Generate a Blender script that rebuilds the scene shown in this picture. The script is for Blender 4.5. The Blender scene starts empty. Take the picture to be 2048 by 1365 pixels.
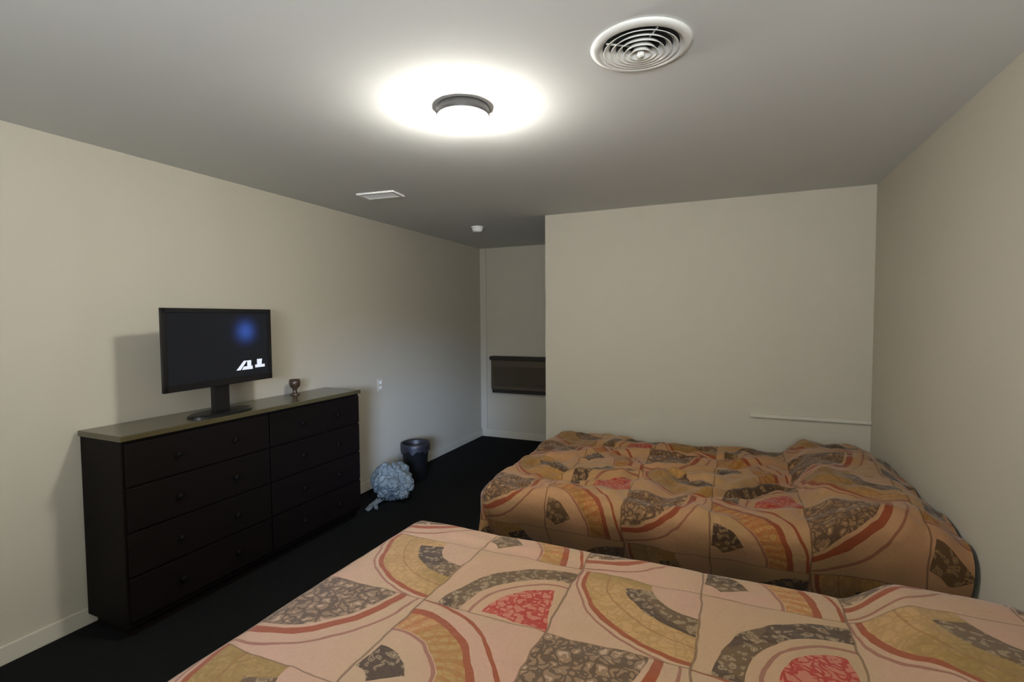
import bpy, bmesh, math, random
from mathutils import Vector, Matrix, noise
sc = bpy.context.scene
C = sc.collection
PI = math.pi
H = 2.44; XL = -2.988; YB = 5.80; YP = 4.167; XE = -1.506; XH = 0.90; YR = -1.6

# ------------------------------------------------------------ camera
cam = bpy.data.objects.new('camera', bpy.data.cameras.new('camera'))
C.objects.link(cam)
M = Matrix(((0.9156008817, -0.0122385896, 0.4019020308),
            (0.4020282965, 0.0451362023, -0.9145140634),
            (-0.0069479687, 0.9989058715, 0.0462470061))).to_4x4()
M.translation = Vector((0, 0, 1.545))
cam.matrix_world = M
cam.data.sensor_width = 36.0
cam.data.lens = 998.606 / 2048 * 36.0
cam.data.clip_start = 0.02
sc.camera = cam

# ------------------------------------------------------------ exposure, sky, sun
sc.view_settings.view_transform = 'Standard'
sc.view_settings.look = 'None'
sc.view_settings.gamma = 1.0
sc.view_settings.use_curve_mapping = False
sc.view_settings.exposure = 1.0
w = bpy.data.worlds.new('evening_sky'); sc.world = w; w.use_nodes = True
w.node_tree.nodes['Background'].inputs['Color'].default_value = (0.35, 0.5, 0.85, 1)
w.node_tree.nodes['Background'].inputs['Strength'].default_value = 0.35
LAMP_STRENGTH = 158.0
# low cool daylight that comes through the added window in the wall behind the camera
sd = bpy.data.lights.new('daylight', 'SUN'); sd.energy = 3.0; sd.angle = math.radians(13); sd.color = (0.42, 0.60, 1.0)
so = bpy.data.objects.new('daylight', sd); C.objects.link(so)
so.rotation_euler = Vector((-3.29, 6.0, -1.15)).to_track_quat('-Z', 'Y').to_euler()

# added fill light at that opening, tilted up to brighten the ceiling
ad = bpy.data.lights.new('ceiling_fill', 'AREA'); ad.shape = 'RECTANGLE'; ad.size = 1.2; ad.size_y = 0.95; ad.energy = 130; ad.color = (0.90, 0.95, 1.0)
ao = bpy.data.objects.new('ceiling_fill', ad); C.objects.link(ao)
ao.location = (0.175, -1.66, 1.55); ao.rotation_euler = Vector((-0.2, 0.25, 1.0)).to_track_quat('-Z', 'Y').to_euler()

# ------------------------------------------------------------ mesh helpers
def link(name, bm, mat, parent=None, smooth=False, kind=None, loc=None):
    me = bpy.data.meshes.new(name)
    bmesh.ops.recalc_face_normals(bm, faces=bm.faces)
    bm.to_mesh(me); bm.free()
    if smooth:
        for p in me.polygons: p.use_smooth = True
    o = bpy.data.objects.new(name, me); C.objects.link(o)
    if mat: me.materials.append(mat)
    if parent: o.parent = parent
    if loc: o.location = loc
    if kind: o['kind'] = kind
    return o

def box(bm, x0, y0, z0, x1, y1, z1, bev=0.0, seg=2):
    r = bmesh.ops.create_cube(bm, size=1.0)
    vs = r['verts']
    for v in vs:
        v.co = Vector(((x0 + x1) / 2 + v.co.x * (x1 - x0), (y0 + y1) / 2 + v.co.y * (y1 - y0), (z0 + z1) / 2 + v.co.z * (z1 - z0)))
    if bev:
        es = list({e for v in vs for e in v.link_edges})
        bmesh.ops.bevel(bm, geom=es, offset=bev, segments=seg, affect='EDGES', profile=0.6)

def lathe(bm, prof, n=64, cx=0, cy=0):
    rings = []
    for r, z in prof:
        if r < 1e-5: rings.append([bm.verts.new((cx, cy, z))])
        else: rings.append([bm.verts.new((cx + r * math.cos(2 * PI * k / n), cy + r * math.sin(2 * PI * k / n), z)) for k in range(n)])
    for a, b in zip(rings, rings[1:]):
        for k in range(n):
            j = (k + 1) % n
            if len(a) == 1 and len(b) == 1: continue
            if len(a) == 1: bm.faces.new((a[0], b[k], b[j]))
            elif len(b) == 1: bm.faces.new((a[k], a[j], b[0]))
            else: bm.faces.new((a[k], a[j], b[j], b[k]))

def thing(name, label, cat, loc=(0, 0, 0), rz=0.0, group=None):
    o = bpy.data.objects.new(name, None); C.objects.link(o)
    o.location = loc; o.rotation_euler = (0, 0, rz); o.empty_display_size = 0.1
    o['label'] = label; o['category'] = cat
    if group: o['group'] = group
    return o

def tag(o, label, cat, group=None):
    o['label'] = label; o['category'] = cat
    if group: o['group'] = group
    return o

# ------------------------------------------------------------ materials
def lin(c):
    return tuple((x / 12.92 if x <= 0.04045 else ((x + 0.055) / 1.055) ** 2.4) for x in [q / 255 for q in c]) + (1,)

def mat(name, col, rough=0.6, metal=0.0, spec=0.5, bump=None, emit=None, estr=0.0, var=0.0):
    m = bpy.data.materials.new(name); m.use_nodes = True
    nt = m.node_tree; b = nt.nodes['Principled BSDF']
    b.inputs['Base Color'].default_value = lin(col)
    b.inputs['Roughness'].default_value = rough
    b.inputs['Metallic'].default_value = metal
    b.inputs['Specular IOR Level'].default_value = spec
    if emit:
        b.inputs['Emission Color'].default_value = lin(emit); b.inputs['Emission Strength'].default_value = estr
    tc = nt.nodes.new('ShaderNodeTexCoord')
    if bump:
        n = nt.nodes.new('ShaderNodeTexNoise'); n.inputs['Scale'].default_value = bump[0]; n.inputs['Detail'].default_value = 6
        nt.links.new(tc.outputs['Object'], n.inputs['Vector'])
        bp = nt.nodes.new('ShaderNodeBump'); bp.inputs['Strength'].default_value = bump[1]; bp.inputs['Distance'].default_value = bump[2]
        nt.links.new(n.outputs['Fac'], bp.inputs['Height']); nt.links.new(bp.outputs['Normal'], b.inputs['Normal'])
    if var:
        n = nt.nodes.new('ShaderNodeTexNoise'); n.inputs['Scale'].default_value = 1.7; n.inputs['Detail'].default_value = 3
        nt.links.new(tc.outputs['Object'], n.inputs['Vector'])
        mr = nt.nodes.new('ShaderNodeMapRange'); mr.inputs['To Min'].default_value = 1 - var; mr.inputs['To Max'].default_value = 1 + var
        nt.links.new(n.outputs['Fac'], mr.inputs['Value'])
        mx = nt.nodes.new('ShaderNodeMix'); mx.data_type = 'RGBA'; mx.blend_type = 'MULTIPLY'; mx.inputs['Factor'].default_value = 1
        mx.inputs['A'].default_value = lin(col)
        cb = nt.nodes.new('ShaderNodeCombineColor')
        for k in range(3): nt.links.new(mr.outputs['Result'], cb.inputs[k])
        nt.links.new(cb.outputs['Color'], mx.inputs['B']); nt.links.new(mx.outputs['Result'], b.inputs['Base Color'])
    return m

WALL = mat('wall_paint', (182, 176, 160), 0.75, bump=(180, 0.15, 0.002), var=0.03, spec=0.3)
CEIL = mat('ceiling_paint', (205, 206, 202), 0.95, bump=(140, 0.12, 0.002), spec=0.05)
TRIM = mat('trim_paint', (190, 185, 170), 0.5)
DRIM = mat('casing_paint', (186, 180, 165), 0.5)
WHITE = mat('white_plastic', (240, 240, 238), 0.4)
VENTM = mat('vent_enamel', (222, 222, 216), 0.35)
DUCT = mat('duct_dark', (28, 27, 24), 0.8)
PAN = mat('brushed_grey_metal', (62, 61, 61), 0.55, metal=0.3)
BLACKP = mat('black_plastic', (14, 14, 16), 0.35)
KNOB = mat('knob_dark', (12, 9, 8), 0.7, spec=0.15)
BINM = mat('bin_black_plastic', (20, 20, 22), 0.5)
LINER = mat('bin_liner', (36, 34, 40), 0.45)
ACBROWN = mat('ac_brown', (74, 62, 44), 0.55)
ACDARK = mat('ac_dark_brown', (30, 22, 12), 0.6)
ACGRILLE = mat('ac_grille_brown', (56, 48, 26), 0.6)
MATT = mat('mattress_ticking', (200, 196, 188), 0.8)
DARKBASE = mat('bed_base_fabric', (30, 28, 28), 0.9)

def carpet():
    m = mat('carpet_charcoal', (24, 25, 25), 0.95, bump=(260, 0.9, 0.01), spec=0.1)
    return m
CARPET = carpet()

def wood():
    m = mat('dresser_espresso', (26, 16, 13), 0.6, spec=0.15)
    nt = m.node_tree; b = nt.nodes['Principled BSDF']
    tc = nt.nodes.new('ShaderNodeTexCoord'); mp = nt.nodes.new('ShaderNodeMapping'); mp.inputs['Scale'].default_value = (14, 1.4, 14)
    n = nt.nodes.new('ShaderNodeTexNoise'); n.inputs['Scale'].default_value = 3; n.inputs['Detail'].default_value = 8
    cr = nt.nodes.new('ShaderNodeValToRGB')
    cr.color_ramp.elements[0].color = lin((9, 6, 6)); cr.color_ramp.elements[1].color = lin((20, 13, 11))
    nt.links.new(tc.outputs['Object'], mp.inputs['Vector']); nt.links.new(mp.outputs['Vector'], n.inputs['Vector'])
    nt.links.new(n.outputs['Fac'], cr.inputs['Fac']); nt.links.new(cr.outputs['Color'], b.inputs['Base Color'])
    return m
WOOD = wood()
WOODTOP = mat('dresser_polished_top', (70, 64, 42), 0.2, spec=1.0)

# ---- node expression helper
class X:
    def __init__(s, nt, sock): s.nt = nt; s.s = sock
    def op(s, o, *a):
        n = s.nt.nodes.new('ShaderNodeMath'); n.operation = o
        for k, q in enumerate((s,) + a):
            if isinstance(q, X): s.nt.links.new(q.s, n.inputs[k])
            else: n.inputs[k].default_value = q
        return X(s.nt, n.outputs[0])
    def __add__(s, o): return s.op('ADD', o)
    def __sub__(s, o): return s.op('SUBTRACT', o)
    def __mul__(s, o): return s.op('MULTIPLY', o)
    def __truediv__(s, o): return s.op('DIVIDE', o)
    def lt(s, o): return s.op('LESS_THAN', o)
    def gt(s, o): return s.op('GREATER_THAN', o)
    def near(s, mid, half): return s.op('COMPARE', mid, half)
    def between(s, lo, hi): return s.near((lo + hi) / 2, (hi - lo) / 2)
    def inv(s): return (s * -1.0) + 1.0

def quilt(name, tint):
    m = bpy.data.materials.new(name); m.use_nodes = True
    nt = m.node_tree; b = nt.nodes['Principled BSDF']
    b.inputs['Roughness'].default_value = 0.75; b.inputs['Specular IOR Level'].default_value = 0.25
    b.inputs['Sheen Weight'].default_value = 0.15
    N = nt.nodes.new; Lk = nt.links.new
    uvn = N('ShaderNodeUVMap'); uvn.uv_map = 'cloth'
    sep = N('ShaderNodeSeparateXYZ'); Lk(uvn.outputs['UV'], sep.inputs[0])
    # hand drawn wobble
    wn = N('ShaderNodeTexNoise'); wn.inputs['Scale'].default_value = 7.0; wn.inputs['Detail'].default_value = 2
    Lk(uvn.outputs['UV'], wn.inputs['Vector'])
    ws = N('ShaderNodeSeparateColor'); Lk(wn.outputs['Color'], ws.inputs[0])
    u0 = X(nt, sep.outputs[0]); v0 = X(nt, sep.outputs[1])
    u = u0 + (X(nt, ws.outputs[0]) - 0.5) * 0.035
    v = v0 + (X(nt, ws.outputs[1]) - 0.5) * 0.035
    A = 0.41; B = 0.40
    pu = (u + 1.31 + 8.2).op('MODULO', 2 * A); pv = (v - 0.93 + 8.0).op('MODULO', 2 * B)
    cR = pu.gt(A); cL = cR.inv(); rT = pv.gt(B); rB = rT.inv()
    def polar(cx, cy):
        dx = pu - cx; dy = pv - cy
        r = (dx * dx + dy * dy).op('SQRT')
        return r, dy.op('ARCTAN2', dx)
    r00, a00 = polar(0, B); r10, a10 = polar(A, 0); r01, a01 = polar(A, 2 * B); r11, a11 = polar(2 * A, B)
    m00 = cL * rB; m10 = cR * rB; m01 = cL * rT; m11 = cR * rT
    # curled scribble cells
    wob = N('ShaderNodeTexNoise'); wob.inputs['Scale'].default_value = 26; wob.inputs['Detail'].default_value = 1
    Lk(uvn.outputs['UV'], wob.inputs['Vector'])
    wmix = N('ShaderNodeMix'); wmix.data_type = 'VECTOR'; wmix.inputs['Factor'].default_value = 0.055
    Lk(uvn.outputs['UV'], wmix.inputs['A']); Lk(wob.outputs['Color'], wmix.inputs['B'])
    vor = N('ShaderNodeTexVoronoi'); vor.feature = 'DISTANCE_TO_EDGE'; vor.inputs['Scale'].default_value = 30
    Lk(wmix.outputs['Result'], vor.inputs['Vector'])
    vd = X(nt, vor.outputs['Distance'])
    lines = vd.lt(0.10)
    cells = vd.gt(0.30)
    vor2 = N('ShaderNodeTexVoronoi'); vor2.feature = 'F1'; vor2.inputs['Scale'].default_value = 40
    Lk(wmix.outputs['Result'], vor2.inputs['Vector'])
    d2 = X(nt, vor2.outputs['Distance'])
    curls = d2.between(0.26, 0.42)
    def rgb(c):
        n = N('ShaderNodeRGB'); n.outputs[0].default_value = lin(c); return n.outputs[0]
    def over(base, colr, fac):
        n = N('ShaderNodeMix'); n.data_type = 'RGBA'
        if isinstance(base, tuple): n.inputs['A'].default_value = lin(base)
        else: Lk(base, n.inputs['A'])
        if isinstance(colr, tuple): n.inputs['B'].default_value = lin(colr)
        else: Lk(colr, n.inputs['B'])
        if isinstance(fac, X): Lk(fac.s, n.inputs['Factor'])
        else: n.inputs['Factor'].default_value = fac
        return n.outputs['Result']
    CREAM = (210, 176, 140); PINK = (218, 174, 148); TAN = (200, 168, 118); GOLD = (212, 168, 112)
    DARK = (70, 52, 32); MID = (156, 126, 96); RUST = (166, 84, 50); MAUVE = (170, 116, 96); RED = (186, 62, 56); OLIVE = (150, 124, 50)
    big = N('ShaderNodeTexNoise'); big.inputs['Scale'].default_value = 2.2; big.inputs['Detail'].default_value = 3
    Lk(uvn.outputs['UV'], big.inputs['Vector'])
    bigf = X(nt, big.outputs['Fac'])
    base = over(CREAM, PINK, ((bigf - 0.42) * 5.0).op('MINIMUM', 1.0).op('MAXIMUM', 0.0))
    base = over(base, TAN, m11 * 0.35)
    dark_tex = over(over(DARK, (120, 94, 58), (bigf.gt(0.5)) * 0.6), (196, 170, 134), ((d2.lt(0.2)) * 0.9).op('MAXIMUM', curls * 0.55))
    mid_tex = over(over(MID, DARK, lines * 0.8), (206, 176, 146), cells)
    red_tex = over(over((212, 132, 108), RED, lines), RED, (d2.lt(0.24)) * 0.8)
    hatch10 = ((a10 * 46.0) + (bigf * 30.0) + r10 * 60.0).op('SINE').gt(0.1)
    or_tex = over(over(over((210, 168, 112), (176, 104, 58), hatch10 * 0.55), (196, 112, 58), lines * 0.5), OLIVE, (bigf.gt(0.5)) * 0.35)
    gold_tex = over(over(GOLD, OLIVE, ((bigf - 0.45) * 6.0).op('MINIMUM', 0.7).op('MAXIMUM', 0.0)), (210, 172, 118), curls * 0.35)
    c = base
    # block 00: scribbled quarter disc, rust band, thin mauve line
    c = over(c, mid_tex, m00 * r00.lt(0.295))
    c = over(c, RUST, m00 * r00.between(0.310, 0.338))
    c = over(c, MAUVE, m00 * r00.between(0.378, 0.388))
    # block 10: dark seed patch, hatched orange band, rust arcs
    c = over(c, dark_tex, m10 * r10.between(0.07, 0.17) * a10.between(0.5, 1.48))
    c = over(c, or_tex, m10 * r10.between(0.245, 0.325))
    c = over(c, MAUVE, m10 * r10.between(0.232, 0.242))
    c = over(c, RUST, m10 * r10.between(0.325, 0.348))
    c = over(c, RUST, m10 * r10.between(0.395, 0.408))
    # block 01: golden quarter disc with a dark band inside
    c = over(c, gold_tex, m01 * r01.lt(0.378))
    c = over(c, (150, 116, 60), m01 * r01.lt(0.378) * lines * 0.35)
    c = over(c, (158, 104, 60), m01 * r01.between(0.300, 0.306) * 0.6)
    c = over(c, RUST, m01 * r01.between(0.374, 0.390))
    c = over(c, MAUVE, m01 * r01.between(0.402, 0.410))
    c = over(c, dark_tex, m01 * r01.between(0.155, 0.245) * a01.between(-2.85, -1.60))
    c = over(c, base, m01 * r01.lt(0.155))
    # block 11: crimson fan, thin brown line, wide dark arc
    c = over(c, red_tex, m11 * r11.lt(0.215) * a11.between(1.75, 3.05))
    c = over(c, MAUVE, m11 * r11.between(0.245, 0.256))
    c = over(c, dark_tex, m11 * r11.between(0.285, 0.362))
    # seams
    su = pu.op('PINGPONG', A / 1.0); sv = pv.op('PINGPONG', B / 1.0)
    seam = (su.lt(0.0035)).op('MAXIMUM', (su - A).op('ABSOLUTE').lt(0.0035)).op('MAXIMUM', sv.lt(0.002)).op('MAXIMUM', (sv - B).op('ABSOLUTE').lt(0.002))
    c = over(c, (116, 88, 62), seam * 0.75)
    # thread tone
    fn = N('ShaderNodeTexNoise'); fn.inputs['Scale'].default_value = 90; fn.inputs['Detail'].default_value = 3
    Lk(uvn.outputs['UV'], fn.inputs['Vector'])
    c = over(c, (150, 110, 76), X(nt, fn.outputs['Fac']).op('MULTIPLY', 0.28))
    hs = N('ShaderNodeHueSaturation'); hs.inputs['Value'].default_value = 0.52; hs.inputs['Saturation'].default_value = 1.06; Lk(c, hs.inputs['Color']); c = hs.outputs['Color']
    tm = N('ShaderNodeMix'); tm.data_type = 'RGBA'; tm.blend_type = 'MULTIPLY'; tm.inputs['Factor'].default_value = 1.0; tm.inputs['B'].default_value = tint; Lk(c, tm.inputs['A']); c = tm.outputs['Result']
    Lk(c, b.inputs['Base Color'])
    # puckered quilting
    pn = N('ShaderNodeTexNoise'); pn.inputs['Scale'].default_value = 14; pn.inputs['Detail'].default_value = 4
    Lk(uvn.outputs['UV'], pn.inputs['Vector'])
    h = X(nt, pn.outputs['Fac']) - seam * 0.6 + vd * 0.25
    bp = N('ShaderNodeBump'); bp.inputs['Strength'].default_value = 0.5; bp.inputs['Distance'].default_value = 0.012
    Lk(h.s, bp.inputs['Height']); Lk(bp.outputs['Normal'], b.inputs['Normal'])
    return m
QUILT = quilt('bedspread_print', (1, 1, 1, 1))
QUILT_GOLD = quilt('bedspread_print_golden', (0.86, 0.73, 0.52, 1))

def bagmat():
    m = bpy.data.materials.new('thin_white_plastic'); m.use_nodes = True
    nt = m.node_tree; b = nt.nodes['Principled BSDF']
    b.inputs['Base Color'].default_value = lin((128, 138, 140)); b.inputs['Roughness'].default_value = 0.3
    b.inputs['Specular IOR Level'].default_value = 0.7
    tr = nt.nodes.new('ShaderNodeBsdfTranslucent'); tr.inputs['Color'].default_value = lin((150, 160, 165))
    mx = nt.nodes.new('ShaderNodeMixShader'); mx.inputs[0].default_value = 0.3
    out = nt.nodes['Material Output']
    nt.links.new(b.outputs[0], mx.inputs[1]); nt.links.new(tr.outputs[0], mx.inputs[2]); nt.links.new(mx.outputs[0], out.inputs['Surface'])
    n = nt.nodes.new('ShaderNodeTexNoise'); n.inputs['Scale'].default_value = 22; n.inputs['Detail'].default_value = 4; n.inputs['Distortion'].default_value = 1.5
    tc = nt.nodes.new('ShaderNodeTexCoord'); nt.links.new(tc.outputs['Object'], n.inputs['Vector'])
    bp = nt.nodes.new('ShaderNodeBump'); bp.inputs['Strength'].default_value = 0.9; bp.inputs['Distance'].default_value = 0.02
    nt.links.new(n.outputs['Fac'], bp.inputs['Height']); nt.links.new(bp.outputs['Normal'], b.inputs['Normal'])
    return m
BAG = bagmat()

def dome():
    m = bpy.data.materials.new('lit_frosted_glass'); m.use_nodes = True
    nt = m.node_tree; b = nt.nodes['Principled BSDF']
    b.inputs['Base Color'].default_value = (0.9, 0.9, 0.88, 1)
    # emission weighted to the sides, to favour the walls over the beds below
    b.inputs['Emission Color'].default_value = (1.0, 0.96, 0.90, 1)
    tc = nt.nodes.new('ShaderNodeTexCoord'); sp = nt.nodes.new('ShaderNodeSeparateXYZ'); nt.links.new(tc.outputs['Object'], sp.inputs[0])
    mr = nt.nodes.new('ShaderNodeMapRange'); mr.inputs['From Min'].default_value = -0.110; mr.inputs['From Max'].default_value = -0.055
    mr.inputs['To Min'].default_value = LAMP_STRENGTH * 0.45; mr.inputs['To Max'].default_value = LAMP_STRENGTH
    nt.links.new(sp.outputs[2], mr.inputs['Value']); nt.links.new(mr.outputs['Result'], b.inputs['Emission Strength'])
    return m
DOME = dome()

# ------------------------------------------------------------ the room
T = 0.12
def slab(name, *a, m=WALL):
    bm = bmesh.new(); box(bm, *a); return link(name, bm, m, kind='structure')
slab('floor', XL - T, YR - T, -0.1, XH + T, YB + T, 0.0, m=CARPET)
slab('ceiling', XL - T, YR - T, H, XH + T, YB + T, H + 0.1, m=CEIL)
slab('wall_left', XL - T, YR - T, 0, XL, YB + T, H)
slab('wall_back', XL, YB, 0, XE + 0.6, YB + T, H)
slab('wall_partition', XE, YP, 0, XH, YP + T, H)
slab('wall_alcove', XE, YP + T, 0, XE + T, YB, H)
slab('wall_right', XH, YR - T, 0, XH + T, YP + T, H)
# rear wall; unseen window opening added to aim daylight at the left wall
WX0, WX1, WZ0, WZ1 = -0.45, 0.80, 1.05, 2.0
bm = bmesh.new()
box(bm, XL, YR - T, 0, WX0, YR, H); box(bm, WX1, YR - T, 0, XH, YR, H)
box(bm, WX0, YR - T, 0, WX1, YR, WZ0); box(bm, WX0, YR - T, WZ1, WX1, YR, H)
link('wall_rear', bm, WALL, kind='structure')
bm = bmesh.new()
f = 0.035
box(bm, WX0, YR - 0.09, WZ0, WX0 + f, YR - 0.02, WZ1); box(bm, WX1 - f, YR - 0.09, WZ0, WX1, YR - 0.02, WZ1)
box(bm, WX0, YR - 0.09, WZ0, WX1, YR - 0.02, WZ0 + f); box(bm, WX0, YR - 0.09, WZ1 - f, WX1, YR - 0.02, WZ1)
link('unseen_window', bm, TRIM, kind='structure')
# baseboards and trims
def board(name, *a, m=TRIM):
    bm = bmesh.new(); box(bm, *a, bev=0.004); return link(name, bm, m, kind='structure')
board('baseboard_left', XL, YR, 0, XL + 0.014, YB, 0.085)
board('baseboard_back', XL + 0.014, YB - 0.014, 0, XE, YB, 0.10)
board('baseboard_partition', XE, YP - 0.014, 0, XH, YP, 0.085)
board('trim_1', 0.14, YP - 0.022, 0.785, XH, YP, 0.812)
board('trim_2', XL, YB - 0.02, 0.10, XL + 0.085, YB, H, m=DRIM)

# ------------------------------------------------------------ beds
def smooth(t):
    t = max(0.0, min(1.0, t)); return t * t * (3 - 2 * t)

def make_spread(name, parent, x0, x1, y0, y1, top, vshift, creases, seed, crown, hem=0.07, lump=0.006, tuck=0.0):
    """x0 foot edge, x1 head end, y0 / y1 side edges; the cloth hangs over the foot and both sides."""
    R = 0.075
    drop = top - hem
    over = R * PI / 2 + (drop - R)
    step = 0.0115
    nu = int((x1 - x0 + over) / step); nv = int((y1 - y0 + 2 * over) / step)
    me = bpy.data.meshes.new(name)
    verts = []; uvs = []
    def fall(d):
        if d <= 0: return 0.0, 0.0
        if d < R * PI / 2:
            a = d / R; return R * math.sin(a), R * (1 - math.cos(a))
        e = d - R * PI / 2
        return R + 0.05 * smooth(e / drop) * 1.0, R + e
    bx0, by0, by1 = x0 + R, y0 + R, y1 - R
    over2 = over
    for i in range(nu + 1):
        U = x1 - (x1 - bx0 + over2) * i / nu
        for j in range(nv + 1):
            V = by0 - over2 + (by1 - by0 + 2 * over2) * j / nv
            du = max(0.0, bx0 - U); dv = by0 - V if V < by0 else (V - by1 if V > by1 else 0.0)
            sgn = -1 if V < by0 else 1
            cx = max(U, bx0); cy = min(max(V, by0), by1)
            d = max(du, dv)
            if du > 0 and dv > 0:      # corner: rounder, with a soft fold
                m = math.hypot(du, dv); nx, ny = -du / m, sgn * dv / m
                dd = d + (m - d) * 0.0
            elif du > 0: nx, ny, dd = -1.0, 0.0, du
            elif dv > 0: nx, ny, dd = 0.0, float(sgn), dv
            else: nx = ny = 0.0; dd = 0.0
            out, dn = fall(dd)
            hang = smooth((dd - 0.10) / 0.35)
            s = (V if abs(nx) > abs(ny) else U)
            ripple = hang * (0.020 * math.sin(s * 13 + seed) + 0.012 * math.sin(s * 29 + 2.1 * seed))
            if du > 0 and dv > 0:
                ang = math.atan2(dv, du)
                ripple = hang * (0.055 * math.sin(ang * 2) + 0.015 * math.sin(ang * 8))
            o = out + ripple
            if sgn < 0 and dv > 0: o -= tuck * smooth((dd - 0.12) / 0.45) * (1 - 0.6 * smooth(du / 0.3))
            z = top - dn
            px, py = cx + nx * o, cy + ny * o
            # head end: the cloth climbs over a pillow
            hx = crown[0]
            side = smooth((cy - y0 + 0.02) / 0.14) * smooth((y1 + 0.02 - cy) / 0.14)
            hump = crown[1] * smooth((U - hx) / 0.16) * (0.35 + 0.65 * side)
            hump -= crown[1] * 0.75 * smooth((U - (x1 - 0.14)) / 0.14) * (0.35 + 0.65 * side)
            z += hump * max(0.0, 1 - dn / 0.25)
            if dn < 0.12:
                k = 1 - dn / 0.12
                # mattress crown, lumps, creases
                z += k * 0.012 * math.sin(PI * min(1, max(0, (cy - y0) / (y1 - y0))))
                z += k * lump * noise.noise(Vector((U * 5, V * 5, seed)))
                z += k * lump * 0.5 * noise.noise(Vector((U * 13, V * 13, seed + 5)))
                # quilting: each square slightly domed
                qa = abs(math.sin(PI * (U + 1.31) / 0.41)); qb = abs(math.sin(PI * (V - vshift - 0.93) / 0.40))
                z += k * 0.006 * (min(qa, qb) ** 0.5)
                for (ax, ay, bx, by, amp, wd) in creases:
                    ex, ey = bx - ax, by - ay; L2 = ex * ex + ey * ey
                    t = ((U - ax) * ex + (V - ay) * ey) / L2
                    if -0.3 < t < 1.3:
                        tt = min(1, max(0, t)); 
                        bend = 0.03 * math.sin(t * 3.2 + ax * 9)
                        nd = ((U - ax) * -ey + (V - ay) * ex) / math.sqrt(L2) - bend
                        e = abs(t - 0.5) * 2
                        wgt = smooth((1.25 - e) / 0.5)
                        z += k * amp * 1.6 * wgt * (math.exp(-(nd / wd) ** 2) - 0.75 * math.exp(-((nd + wd * 1.5) / (wd * 0.7)) ** 2))
            else:
                z += 0
            z = max(z, 0.03)
            verts.append((px, py, z)); uvs.append((U, V - vshift))
    faces = []
    W = nv + 1
    for i in range(nu):
        for j in range(nv):
            a = i * W + j
            faces.append((a, a + 1, a + W + 1, a + W))
    me.from_pydata(verts, [], faces)
    uvl = me.uv_layers.new(name='cloth')
    flat = [0.0] * (len(me.loops) * 2)
    for k, l in enumerate(me.loops):
        flat[2 * k], flat[2 * k + 1] = uvs[l.vertex_index]
    uvl.data.foreach_set('uv', flat)
    me.polygons.foreach_set('use_smooth', [True] * len(me.polygons))
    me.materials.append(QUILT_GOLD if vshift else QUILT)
    me.update()
    o = bpy.data.objects.new(name, me); C.objects.link(o); o.parent = parent
    return o

def bed(label, x0, x1, y0, y1, top, vshift, creases, seed, crown, lump, tuck=0.0):
    cx, cy = (x0 + x1) / 2, (y0 + y1) / 2
    t = thing('bed', label, 'bed', (cx, cy, 0), 0, 'double beds in printed bedspreads')
    iv = Matrix.Translation((-cx, -cy, 0))
    s = make_spread('bedspread', t, x0, x1, y0, y1, top, vshift, creases, seed, crown, lump=lump, tuck=tuck)
    s.data.transform(iv)
    bm = bmesh.new(); box(bm, x0 + 0.035, y0 + 0.035 + tuck * 0.9, 0.33, x1 - 0.01, y1 - 0.035, top - 0.03, bev=0.05, seg=4); bm.transform(iv)
    link('mattress', bm, MATT, t, smooth=True)
    bm = bmesh.new(); box(bm, x0 + 0.05, y0 + 0.05 + tuck * 1.1, 0.10, x1 - 0.01, y1 - 0.05, 0.33, bev=0.01); bm.transform(iv)
    link('box_spring', bm, DARKBASE, t)
    for lx in (x0 + 0.12, x1 - 0.12):
        for ly in (y0 + 0.12 + tuck, y1 - 0.12):
            bm = bmesh.new(); lathe(bm, [(0, 0), (0.022, 0), (0.028, 0.10), (0, 0.10)], 16, lx - cx, ly - cy)
            link('leg', bm, BLACKP, t)
    return t
XHD = XH - 0.02
near_cr = [(-1.1, 1.8, -0.5, 1.86, 0.003, 0.03), (-0.6, 1.2, 0.1, 1.3, 0.002, 0.03)]
bed('double bed nearest the camera, patterned cream bedspread with rust arcs lit from above',
    -1.35, XHD, 0.48, 1.94, 0.618, 0.0, near_cr, 1.3, (0.33, 0.09), 0.004)
far_cr = [(-0.95, 2.80, -0.45, 2.98, 0.016, 0.030), (-0.75, 3.40, 0.05, 3.55, 0.016, 0.035), (-0.15, 2.78, 0.30, 3.05, 0.018, 0.028),
          (-0.35, 3.15, -0.05, 3.02, 0.014, 0.03), (0.0, 3.35, 0.38, 3.5, 0.014, 0.03), (-1.1, 3.1, -0.8, 3.5, 0.012, 0.04),
          (-0.5, 3.1, -0.1, 3.32, 0.014, 0.03), (0.0, 2.95, 0.35, 3.28, 0.012, 0.03), (-0.9, 3.65, 0.2, 3.78, 0.012, 0.05)]
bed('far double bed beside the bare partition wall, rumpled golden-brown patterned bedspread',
    -1.31, XHD, 2.46, 3.93, 0.60, 0.57, far_cr, 4.7, (0.30, 0.10), 0.034, 0.21)

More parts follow.
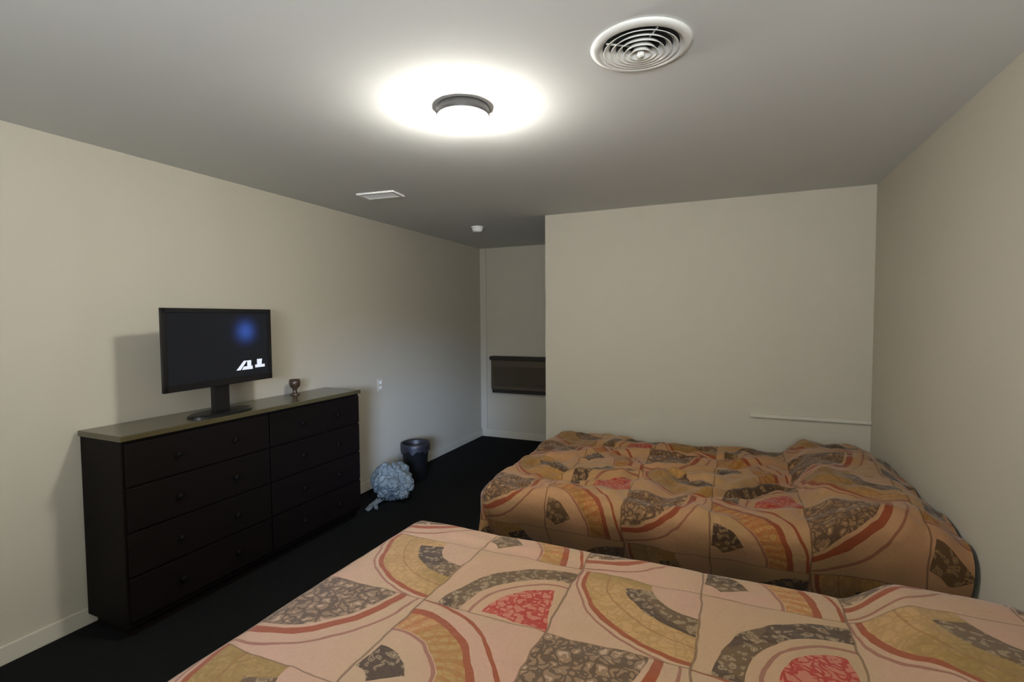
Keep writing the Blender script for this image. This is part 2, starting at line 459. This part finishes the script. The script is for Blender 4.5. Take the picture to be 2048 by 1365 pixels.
# ------------------------------------------------------------ dresser
DX, DY0, DY1, DZ = -2.613, 1.38, 3.037, 1.0
dcx, dcy = (XL + DX) / 2, (DY0 + DY1) / 2
dr = thing('dresser', 'tall black-brown dresser against the left wall, under the television', 'dresser', (dcx, dcy, 0))
XB = XL + 0.018
def dbox(name, m, *a, bev=0.003, par=dr):
    bm = bmesh.new(); box(bm, *a, bev=bev); bm.transform(Matrix.Translation((-dcx, -dcy, 0))); return link(name, bm, m, par)
dbox('carcass', WOOD, XB, DY0 + 0.01, 0.06, DX - 0.022, DY1 - 0.008, DZ - 0.028)
dbox('plinth', WOOD, XB + 0.02, DY0 + 0.04, 0.0, DX - 0.05, DY1 - 0.04, 0.06)
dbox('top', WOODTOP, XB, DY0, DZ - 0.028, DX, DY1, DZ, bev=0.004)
cols = [(DY0 + 0.02, dcy - 0.006), (dcy + 0.006, DY1 - 0.018)]
zs = [(0.09, 0.30), (0.31, 0.52), (0.53, 0.74), (0.75, 0.955)]
for (a, b_) in cols:
    for (z0, z1) in zs:
        d = dbox('drawer', WOOD, DX - 0.024, a, z0, DX - 0.006, b_, z1, bev=0.003)
        for kk in (0.3, 0.7):
            yk = a + (b_ - a) * kk
            bm = bmesh.new(); lathe(bm, [(0, 0), (0.006, 0), (0.006, 0.012), (0.014, 0.016), (0.013, 0.024), (0, 0.026)], 16)
            bm.transform(Matrix.Translation((DX - 0.0065 - dcx, yk - dcy, (z0 + z1) / 2)) @ Matrix.Rotation(PI / 2, 4, 'Y'))
            k = link('knob', bm, KNOB, d, smooth=True)

# ------------------------------------------------------------ television on the dresser
def screen_mat():
    m = bpy.data.materials.new('television_picture'); m.use_nodes = True
    nt = m.node_tree; b = nt.nodes['Principled BSDF']; N = nt.nodes.new; Lk = nt.links.new
    b.inputs['Base Color'].default_value = (0.004, 0.004, 0.005, 1); b.inputs['Roughness'].default_value = 0.2; b.inputs['Specular IOR Level'].default_value = 0.15
    tc = N('ShaderNodeTexCoord'); sp = N('ShaderNodeSeparateXYZ'); Lk(tc.outputs['Object'], sp.inputs[0])
    y = X(nt, sp.outputs[1]); z = X(nt, sp.outputs[2])
    dy = (y - 0.165) / 0.06; dz = (z - 0.475) / 0.055
    blob = ((dy * dy + dz * dz) * -1.0).op('EXPONENT')
    cc = N('ShaderNodeCombineColor')
    Lk((blob * 0.012 + 0.004).s, cc.inputs[0]); Lk((blob * 0.035 + 0.0045).s, cc.inputs[1]); Lk((blob * 0.16 + 0.0055).s, cc.inputs[2])
    Lk(cc.outputs[0], b.inputs['Emission Color']); b.inputs['Emission Strength'].default_value = 1.0
    return m
TVS = screen_mat()
TVW, TVH = 0.72, 0.445
tv_far = Vector((-2.735, 2.335, 1.165))
ang = math.radians(5)
dirv = Vector((-math.sin(ang), math.cos(ang), 0))
tvc = tv_far - dirv * TVW / 2
tv = thing('television', 'black flat-screen television standing on the dark dresser', 'television', (tvc.x, tvc.y, DZ), ang)
zb = tv_far.z - DZ
# local frame: y along the screen width, +x towards the room
bm = bmesh.new(); box(bm, -0.045, -TVW / 2 + 0.02, zb + 0.01, -0.012, TVW / 2 - 0.02, zb + TVH - 0.01, bev=0.01); link('back_shell', bm, BLACKP, tv)
bm = bmesh.new()
bz = 0.026
box(bm, -0.014, -TVW / 2, zb, 0.004, TVW / 2, zb + bz + 0.012, bev=0.003); box(bm, -0.014, -TVW / 2, zb + TVH - bz, 0.004, TVW / 2, zb + TVH, bev=0.003)
box(bm, -0.014, -TVW / 2, zb, 0.004, -TVW / 2 + bz, zb + TVH, bev=0.003); box(bm, -0.014, TVW / 2 - bz, zb, 0.004, TVW / 2, zb + TVH, bev=0.003)
link('bezel', bm, BLACKP, tv)
bm = bmesh.new(); box(bm, -0.012, -TVW / 2 + bz - 0.002, zb + bz, -0.002, TVW / 2 - bz + 0.002, zb + TVH - bz)
scr = link('screen', bm, TVS, tv)
CAP = mat('lit_caption', (200, 205, 215), 0.5, emit=(205, 212, 225), estr=0.32)
bm = bmesh.new()
def quad(pts):
    lo = [bm.verts.new((-0.0018, a, b_)) for a, b_ in pts]; hi = [bm.verts.new((-0.0010, a, b_)) for a, b_ in pts]
    bm.faces.new(hi); bm.faces.new(lo[::-1])
    for k in range(len(pts)):
        j = (k + 1) % len(pts); bm.faces.new((lo[k], lo[j], hi[j], hi[k]))
ye = TVW / 2 - bz
zc = zb + 0.075
# two blurred white glyphs at the lower right of the picture
quad([(ye - 0.245, zc), (ye - 0.215, zc), (ye - 0.165, zc + 0.055), (ye - 0.19, zc + 0.055)])
quad([(ye - 0.205, zc), (ye - 0.125, zc), (ye - 0.125, zc + 0.02), (ye - 0.190, zc + 0.02)])
quad([(ye - 0.165, zc + 0.02), (ye - 0.135, zc + 0.02), (ye - 0.135, zc + 0.055), (ye - 0.165, zc + 0.055)])
quad([(ye - 0.105, zc + 0.006), (ye - 0.03, zc + 0.006), (ye - 0.03, zc + 0.024), (ye - 0.105, zc + 0.024)])
quad([(ye - 0.09, zc + 0.024), (ye - 0.055, zc + 0.024), (ye - 0.05, zc + 0.058), (ye - 0.09, zc + 0.058)])
link('caption', bm, CAP, scr)
bm = bmesh.new(); box(bm, -0.05, -0.05, 0.012, -0.015, 0.05, zb + 0.05, bev=0.006); link('stand_neck', bm, BLACKP, tv)
bm = bmesh.new(); lathe(bm, [(0, 0), (1, 0), (1, 0.008), (0.93, 0.014), (0, 0.018)], 48)
for v_ in bm.verts: v_.co.x = v_.co.x * 0.10 - 0.03; v_.co.y *= 0.20
link('stand_base', bm, BLACKP, tv, smooth=False)

# ------------------------------------------------------------ small brown cup
AMBER = mat('brown_glass', (62, 48, 36), 0.25, spec=0.6)
bm = bmesh.new()
lathe(bm, [(0, 0), (0.034, 0.0), (0.036, 0.004), (0.020, 0.012), (0.014, 0.030), (0.018, 0.046), (0.034, 0.062), (0.039, 0.085), (0.036, 0.112), (0.033, 0.112), (0.036, 0.085), (0.030, 0.066), (0, 0.056)], 40)
cup = link('goblet', bm, AMBER, smooth=True, loc=(-2.885, 2.655, DZ))
tag(cup, 'small brown footed cup standing on the dresser top right of the television', 'cup')

# ------------------------------------------------------------ waste bin
bn = thing('waste_bin', 'small round black waste bin by the left wall behind the plastic bag', 'waste bin', (-2.765, 3.965, 0))
bm = bmesh.new(); lathe(bm, [(0, 0), (0.098, 0), (0.102, 0.006), (0.128, 0.34), (0.133, 0.345), (0.133, 0.355), (0.125, 0.355), (0.122, 0.34), (0.096, 0.012), (0, 0.010)], 56)
link('body', bm, BINM, bn, smooth=True)
bm = bmesh.new()
n = 72; ring = []
for k in range(n):
    a = 2 * PI * k / n
    w1 = 0.006 * math.sin(a * 7) + 0.005 * math.sin(a * 13 + 1)
    ring.append([bm.verts.new(((r_ + w_) * math.cos(a), (r_ + w_) * math.sin(a), z_)) for r_, z_, w_ in
                 ((0.112, 0.27, 0), (0.119, 0.345, 0), (0.128, 0.362, 0), (0.1385, 0.358, 0.0), (0.1395, 0.33, 0.001), (0.1385, 0.285 + w1 * 2, 0.002))])
for k in range(n):
    a, b_ = ring[k], ring[(k + 1) % n]
    for i in range(5): bm.faces.new((a[i], b_[i], b_[i + 1], a[i + 1]))
link('liner', bm, LINER, bn, smooth=True)

# ------------------------------------------------------------ plastic bag
BS = 1.07
bg = thing('plastic_bag', 'crumpled full white plastic bag on the carpet beside the dresser', 'bag', (-2.630, 3.43, 0))
bm = bmesh.new(); bmesh.ops.create_icosphere(bm, subdivisions=6, radius=1.0)
for v_ in bm.verts:
    p = v_.co.copy()
    c1 = noise.cell_vector(Vector((0, 0, 0)))
    f1 = noise.voronoi(p * 1.5 + Vector((0.3, 0.7, 0.1)))[0]
    crease = (f1[1] - f1[0])
    q = p + 0.25 * noise.noise_vector(p * 2.2)
    f2 = noise.voronoi(q * 3.2 + Vector((3, 1, 2)))[0]
    r_ = 1.0 - 0.14 * math.exp(-(crease / 0.22) ** 2) - 0.07 * math.exp(-((f2[1] - f2[0]) / 0.16) ** 2) + 0.26 * noise.noise(p * 1.3 + Vector((5, 2, 0))) + 0.03 * abs(noise.noise(q * 9))
    x_, y_, z_ = p * r_
    z_ = z_ * 0.175 + 0.165
    x_ = x_ * 0.18 * (1 - 0.25 * max(0, p.z)); y_ = y_ * 0.17 * (1 - 0.2 * max(0, p.z))
    z_ = max(z_, 0.004 + 0.004 * noise.noise(p * 6))
    v_.co = Vector((x_, y_, z_))
link('bag_body', bm, BAG, bg, smooth=True)
# knotted ears of the bag lying on the carpet towards the camera
def ear(pts, ws):
    bm = bmesh.new(); rows = []
    for (p, w_) in zip(pts, ws):
        rows.append([bm.verts.new((p[0] + math.cos(a) * w_, p[1] + math.sin(a) * w_ * 0.4, p[2] + math.sin(a * 2) * 0.006 + math.sin(a) * w_ * 0.35)) for a in [2 * PI * k / 14 for k in range(14)]])
    for a, b_ in zip(rows, rows[1:]):
        for k in range(14):
            j = (k + 1) % 14; bm.faces.new((a[k], a[j], b_[j], b_[k]))
    bm.faces.new(rows[-1]); bm.faces.new(rows[0][::-1])
    link('tie', bm, BAG, bg, smooth=True)
ear([(-0.03, -0.13, 0.05), (-0.04, -0.17, 0.035), (-0.05, -0.20, 0.02), (-0.035, -0.235, 0.016), (-0.03, -0.27, 0.014)], [0.02, 0.014, 0.02, 0.028, 0.02])
ear([(0.0, -0.13, 0.05), (-0.02, -0.17, 0.03), (-0.01, -0.20, 0.018), (0.01, -0.22, 0.014)], [0.02, 0.014, 0.018, 0.022])

bg.scale = (BS, BS, 1.03)
# ------------------------------------------------------------ wall outlet
ot = thing('wall_outlet', 'small wall outlet plate low on the left wall past the dresser', 'outlet', (XL, 3.735, 0.93))
bm = bmesh.new(); box(bm, 0, -0.035, -0.057, 0.006, 0.035, 0.057, bev=0.002); link('cover_plate', bm, TRIM, ot)
for dz in (-0.024, 0.024):
    bm = bmesh.new(); box(bm, 0.006, -0.017, dz - 0.014, 0.0085, 0.017, dz + 0.014, bev=0.001); s_ = link('socket', bm, WHITE, ot)

# ------------------------------------------------------------ air conditioner in the back wall
ax0, ax1, az0, az1 = -2.80, -1.86, 0.59, 1.06
ac = thing('wall_air_conditioner', 'brown through-the-wall air conditioner in the back alcove wall', 'air conditioner', ((ax0 + ax1) / 2, YB, az0))
def abox(name, m, x0, y0, z0, x1, y1, z1, bev=0.004, par=ac):
    bm = bmesh.new(); box(bm, x0, y0, z0, x1, y1, z1, bev=bev); bm.transform(Matrix.Translation((-(ax0 + ax1) / 2, -YB, -az0))); return link(name, bm, m, par)
abox('housing', ACBROWN, ax0, YB - 0.10, az0 + 0.05, ax1, YB, az1 - 0.045)
abox('top_cap', ACDARK, ax0 - 0.01, YB - 0.13, az1 - 0.045, ax1 + 0.01, YB, az1, bev=0.006)
abox('bottom_tray', ACDARK, ax0, YB - 0.075, az0, ax1, YB, az0 + 0.05)
abox('upper_panel', ACBROWN, ax0 + 0.02, YB - 0.112, az1 - 0.13, ax1 - 0.02, YB - 0.10, az1 - 0.05)
bm = bmesh.new()
for k in range(11):
    z0 = az0 + 0.10 + k * 0.0215
    box(bm, ax0 + 0.035, YB - 0.112, z0, ax1 - 0.17, YB - 0.099, z0 + 0.010)
bm.transform(Matrix.Translation((-(ax0 + ax1) / 2, -YB, -az0))); link('grille', bm, ACGRILLE, ac)
abox('control_panel', ACDARK, ax1 - 0.15, YB - 0.111, az0 + 0.09, ax1 - 0.03, YB - 0.10, az0 + 0.33)

# ------------------------------------------------------------ ceiling light
LX, LY = -1.055, 1.90
cl = thing('ceiling_light', 'lit round ceiling lamp, white dome in a grey metal rim', 'ceiling light', (LX, LY, H))
bm = bmesh.new(); lathe(bm, [(0, 0), (0.110, 0), (0.113, -0.005), (0.112, -0.036), (0.108, -0.040), (0.104, -0.038), (0.102, -0.032), (0.05, -0.026), (0, -0.026)], 80)
link('rim', bm, PAN, cl, smooth=True)
bm = bmesh.new()
prof = [(0.101, -0.030)] + [(0.1045 * math.cos(a), -0.042 - 0.062 * math.sin(a) ** 0.9) for a in [PI / 2 * k / 12 for k in range(12)]] + [(0, -0.104)]
lathe(bm, prof, 80); link('glass_dome', bm, DOME, cl, smooth=True)

# ------------------------------------------------------------ round air diffuser
VX, VY = -0.285, 1.72
VS = 0.94
vt = thing('round_ceiling_vent', 'large round white ceiling air vent with concentric rings', 'air vent', (VX, VY, H))
bm = bmesh.new(); lathe(bm, [(0.128, -0.001), (0.172, -0.001), (0.174, -0.005), (0.165, -0.010), (0.146, -0.016), (0.140, -0.010), (0.128, -0.001)], 96)
link('flange', bm, VENTM, vt, smooth=True)
bm = bmesh.new(); lathe(bm, [(0, -0.0015), (0.136, -0.0015), (0.136, -0.003), (0, -0.003)], 64); link('duct_opening', bm, DUCT, vt)
for k, r_ in enumerate((0.122, 0.099, 0.076, 0.053, 0.031)):
    zl = -0.017 - 0.0035 * k
    bm = bmesh.new(); lathe(bm, [(r_ - 0.014, -0.004), (r_ - 0.0125, -0.004), (r_ + 0.006, zl + 0.001), (r_ + 0.006, zl), (r_ + 0.0035, zl), (r_ - 0.014, -0.0055), (r_ - 0.014, -0.004)], 96)
    link('ring', bm, VENTM, vt, smooth=True)
bm = bmesh.new(); lathe(bm, [(0, -0.004), (0.010, -0.004), (0.014, -0.030), (0.010, -0.037), (0, -0.038)], 40); link('centre_cap', bm, VENTM, vt, smooth=True)
bm = bmesh.new()
for k in range(4):
    r1 = bmesh.ops.create_cube(bm, size=1.0)['verts']
    for v_ in r1: v_.co = Matrix.Rotation(k * PI / 2 + 0.6, 4, 'Z') @ Vector((0.064 + v_.co.x * 0.128, v_.co.y * 0.0025, -0.0065 + v_.co.z * 0.005))
link('spokes', bm, VENTM, vt)

vt.scale = (VS, VS, 1)
# ------------------------------------------------------------ rectangular ceiling register
rg = thing('ceiling_register', 'flat rectangular white ceiling register above the left wall side', 'ceiling register', (-2.325, 2.955, H), math.radians(6))
bm = bmesh.new()
box(bm, -0.17, -0.085, -0.012, 0.17, -0.058, 0, bev=0.003); box(bm, -0.17, 0.058, -0.012, 0.17, 0.085, 0, bev=0.003)
box(bm, -0.17, -0.06, -0.012, -0.14, 0.06, 0, bev=0.003); box(bm, 0.14, -0.06, -0.012, 0.17, 0.06, 0, bev=0.003)
link('frame', bm, WHITE, rg)
bm = bmesh.new()
for k in range(8):
    r1 = bmesh.ops.create_cube(bm, size=1.0)['verts']
    for v_ in r1: v_.co = Matrix.Translation((0, -0.053 + k * 0.0151, -0.006)) @ Matrix.Rotation(0.5, 4, 'X') @ Vector((v_.co.x * 0.282, v_.co.y * 0.014, v_.co.z * 0.0015))
link('louvres', bm, WHITE, rg)
rg.scale = (0.88, 0.95, 1)
bm = bmesh.new(); box(bm, -0.15, -0.07, -0.005, 0.15, 0.07, -0.0005); link('damper', bm, WHITE, rg)

# ------------------------------------------------------------ smoke detector
sm = thing('smoke_detector', 'small round white smoke detector on the ceiling near the alcove', 'smoke detector', (-2.29, 4.39, H))
bm = bmesh.new(); lathe(bm, [(0, 0), (0.060, 0), (0.062, -0.008), (0.058, -0.012), (0, -0.012)], 48); link('base_plate', bm, WHITE, sm, smooth=True)
bm = bmesh.new(); lathe(bm, [(0, -0.012), (0.053, -0.012), (0.052, -0.034), (0.044, -0.048), (0.020, -0.054), (0.014, -0.052), (0, -0.052)], 48); link('cover', bm, WHITE, sm, smooth=True)
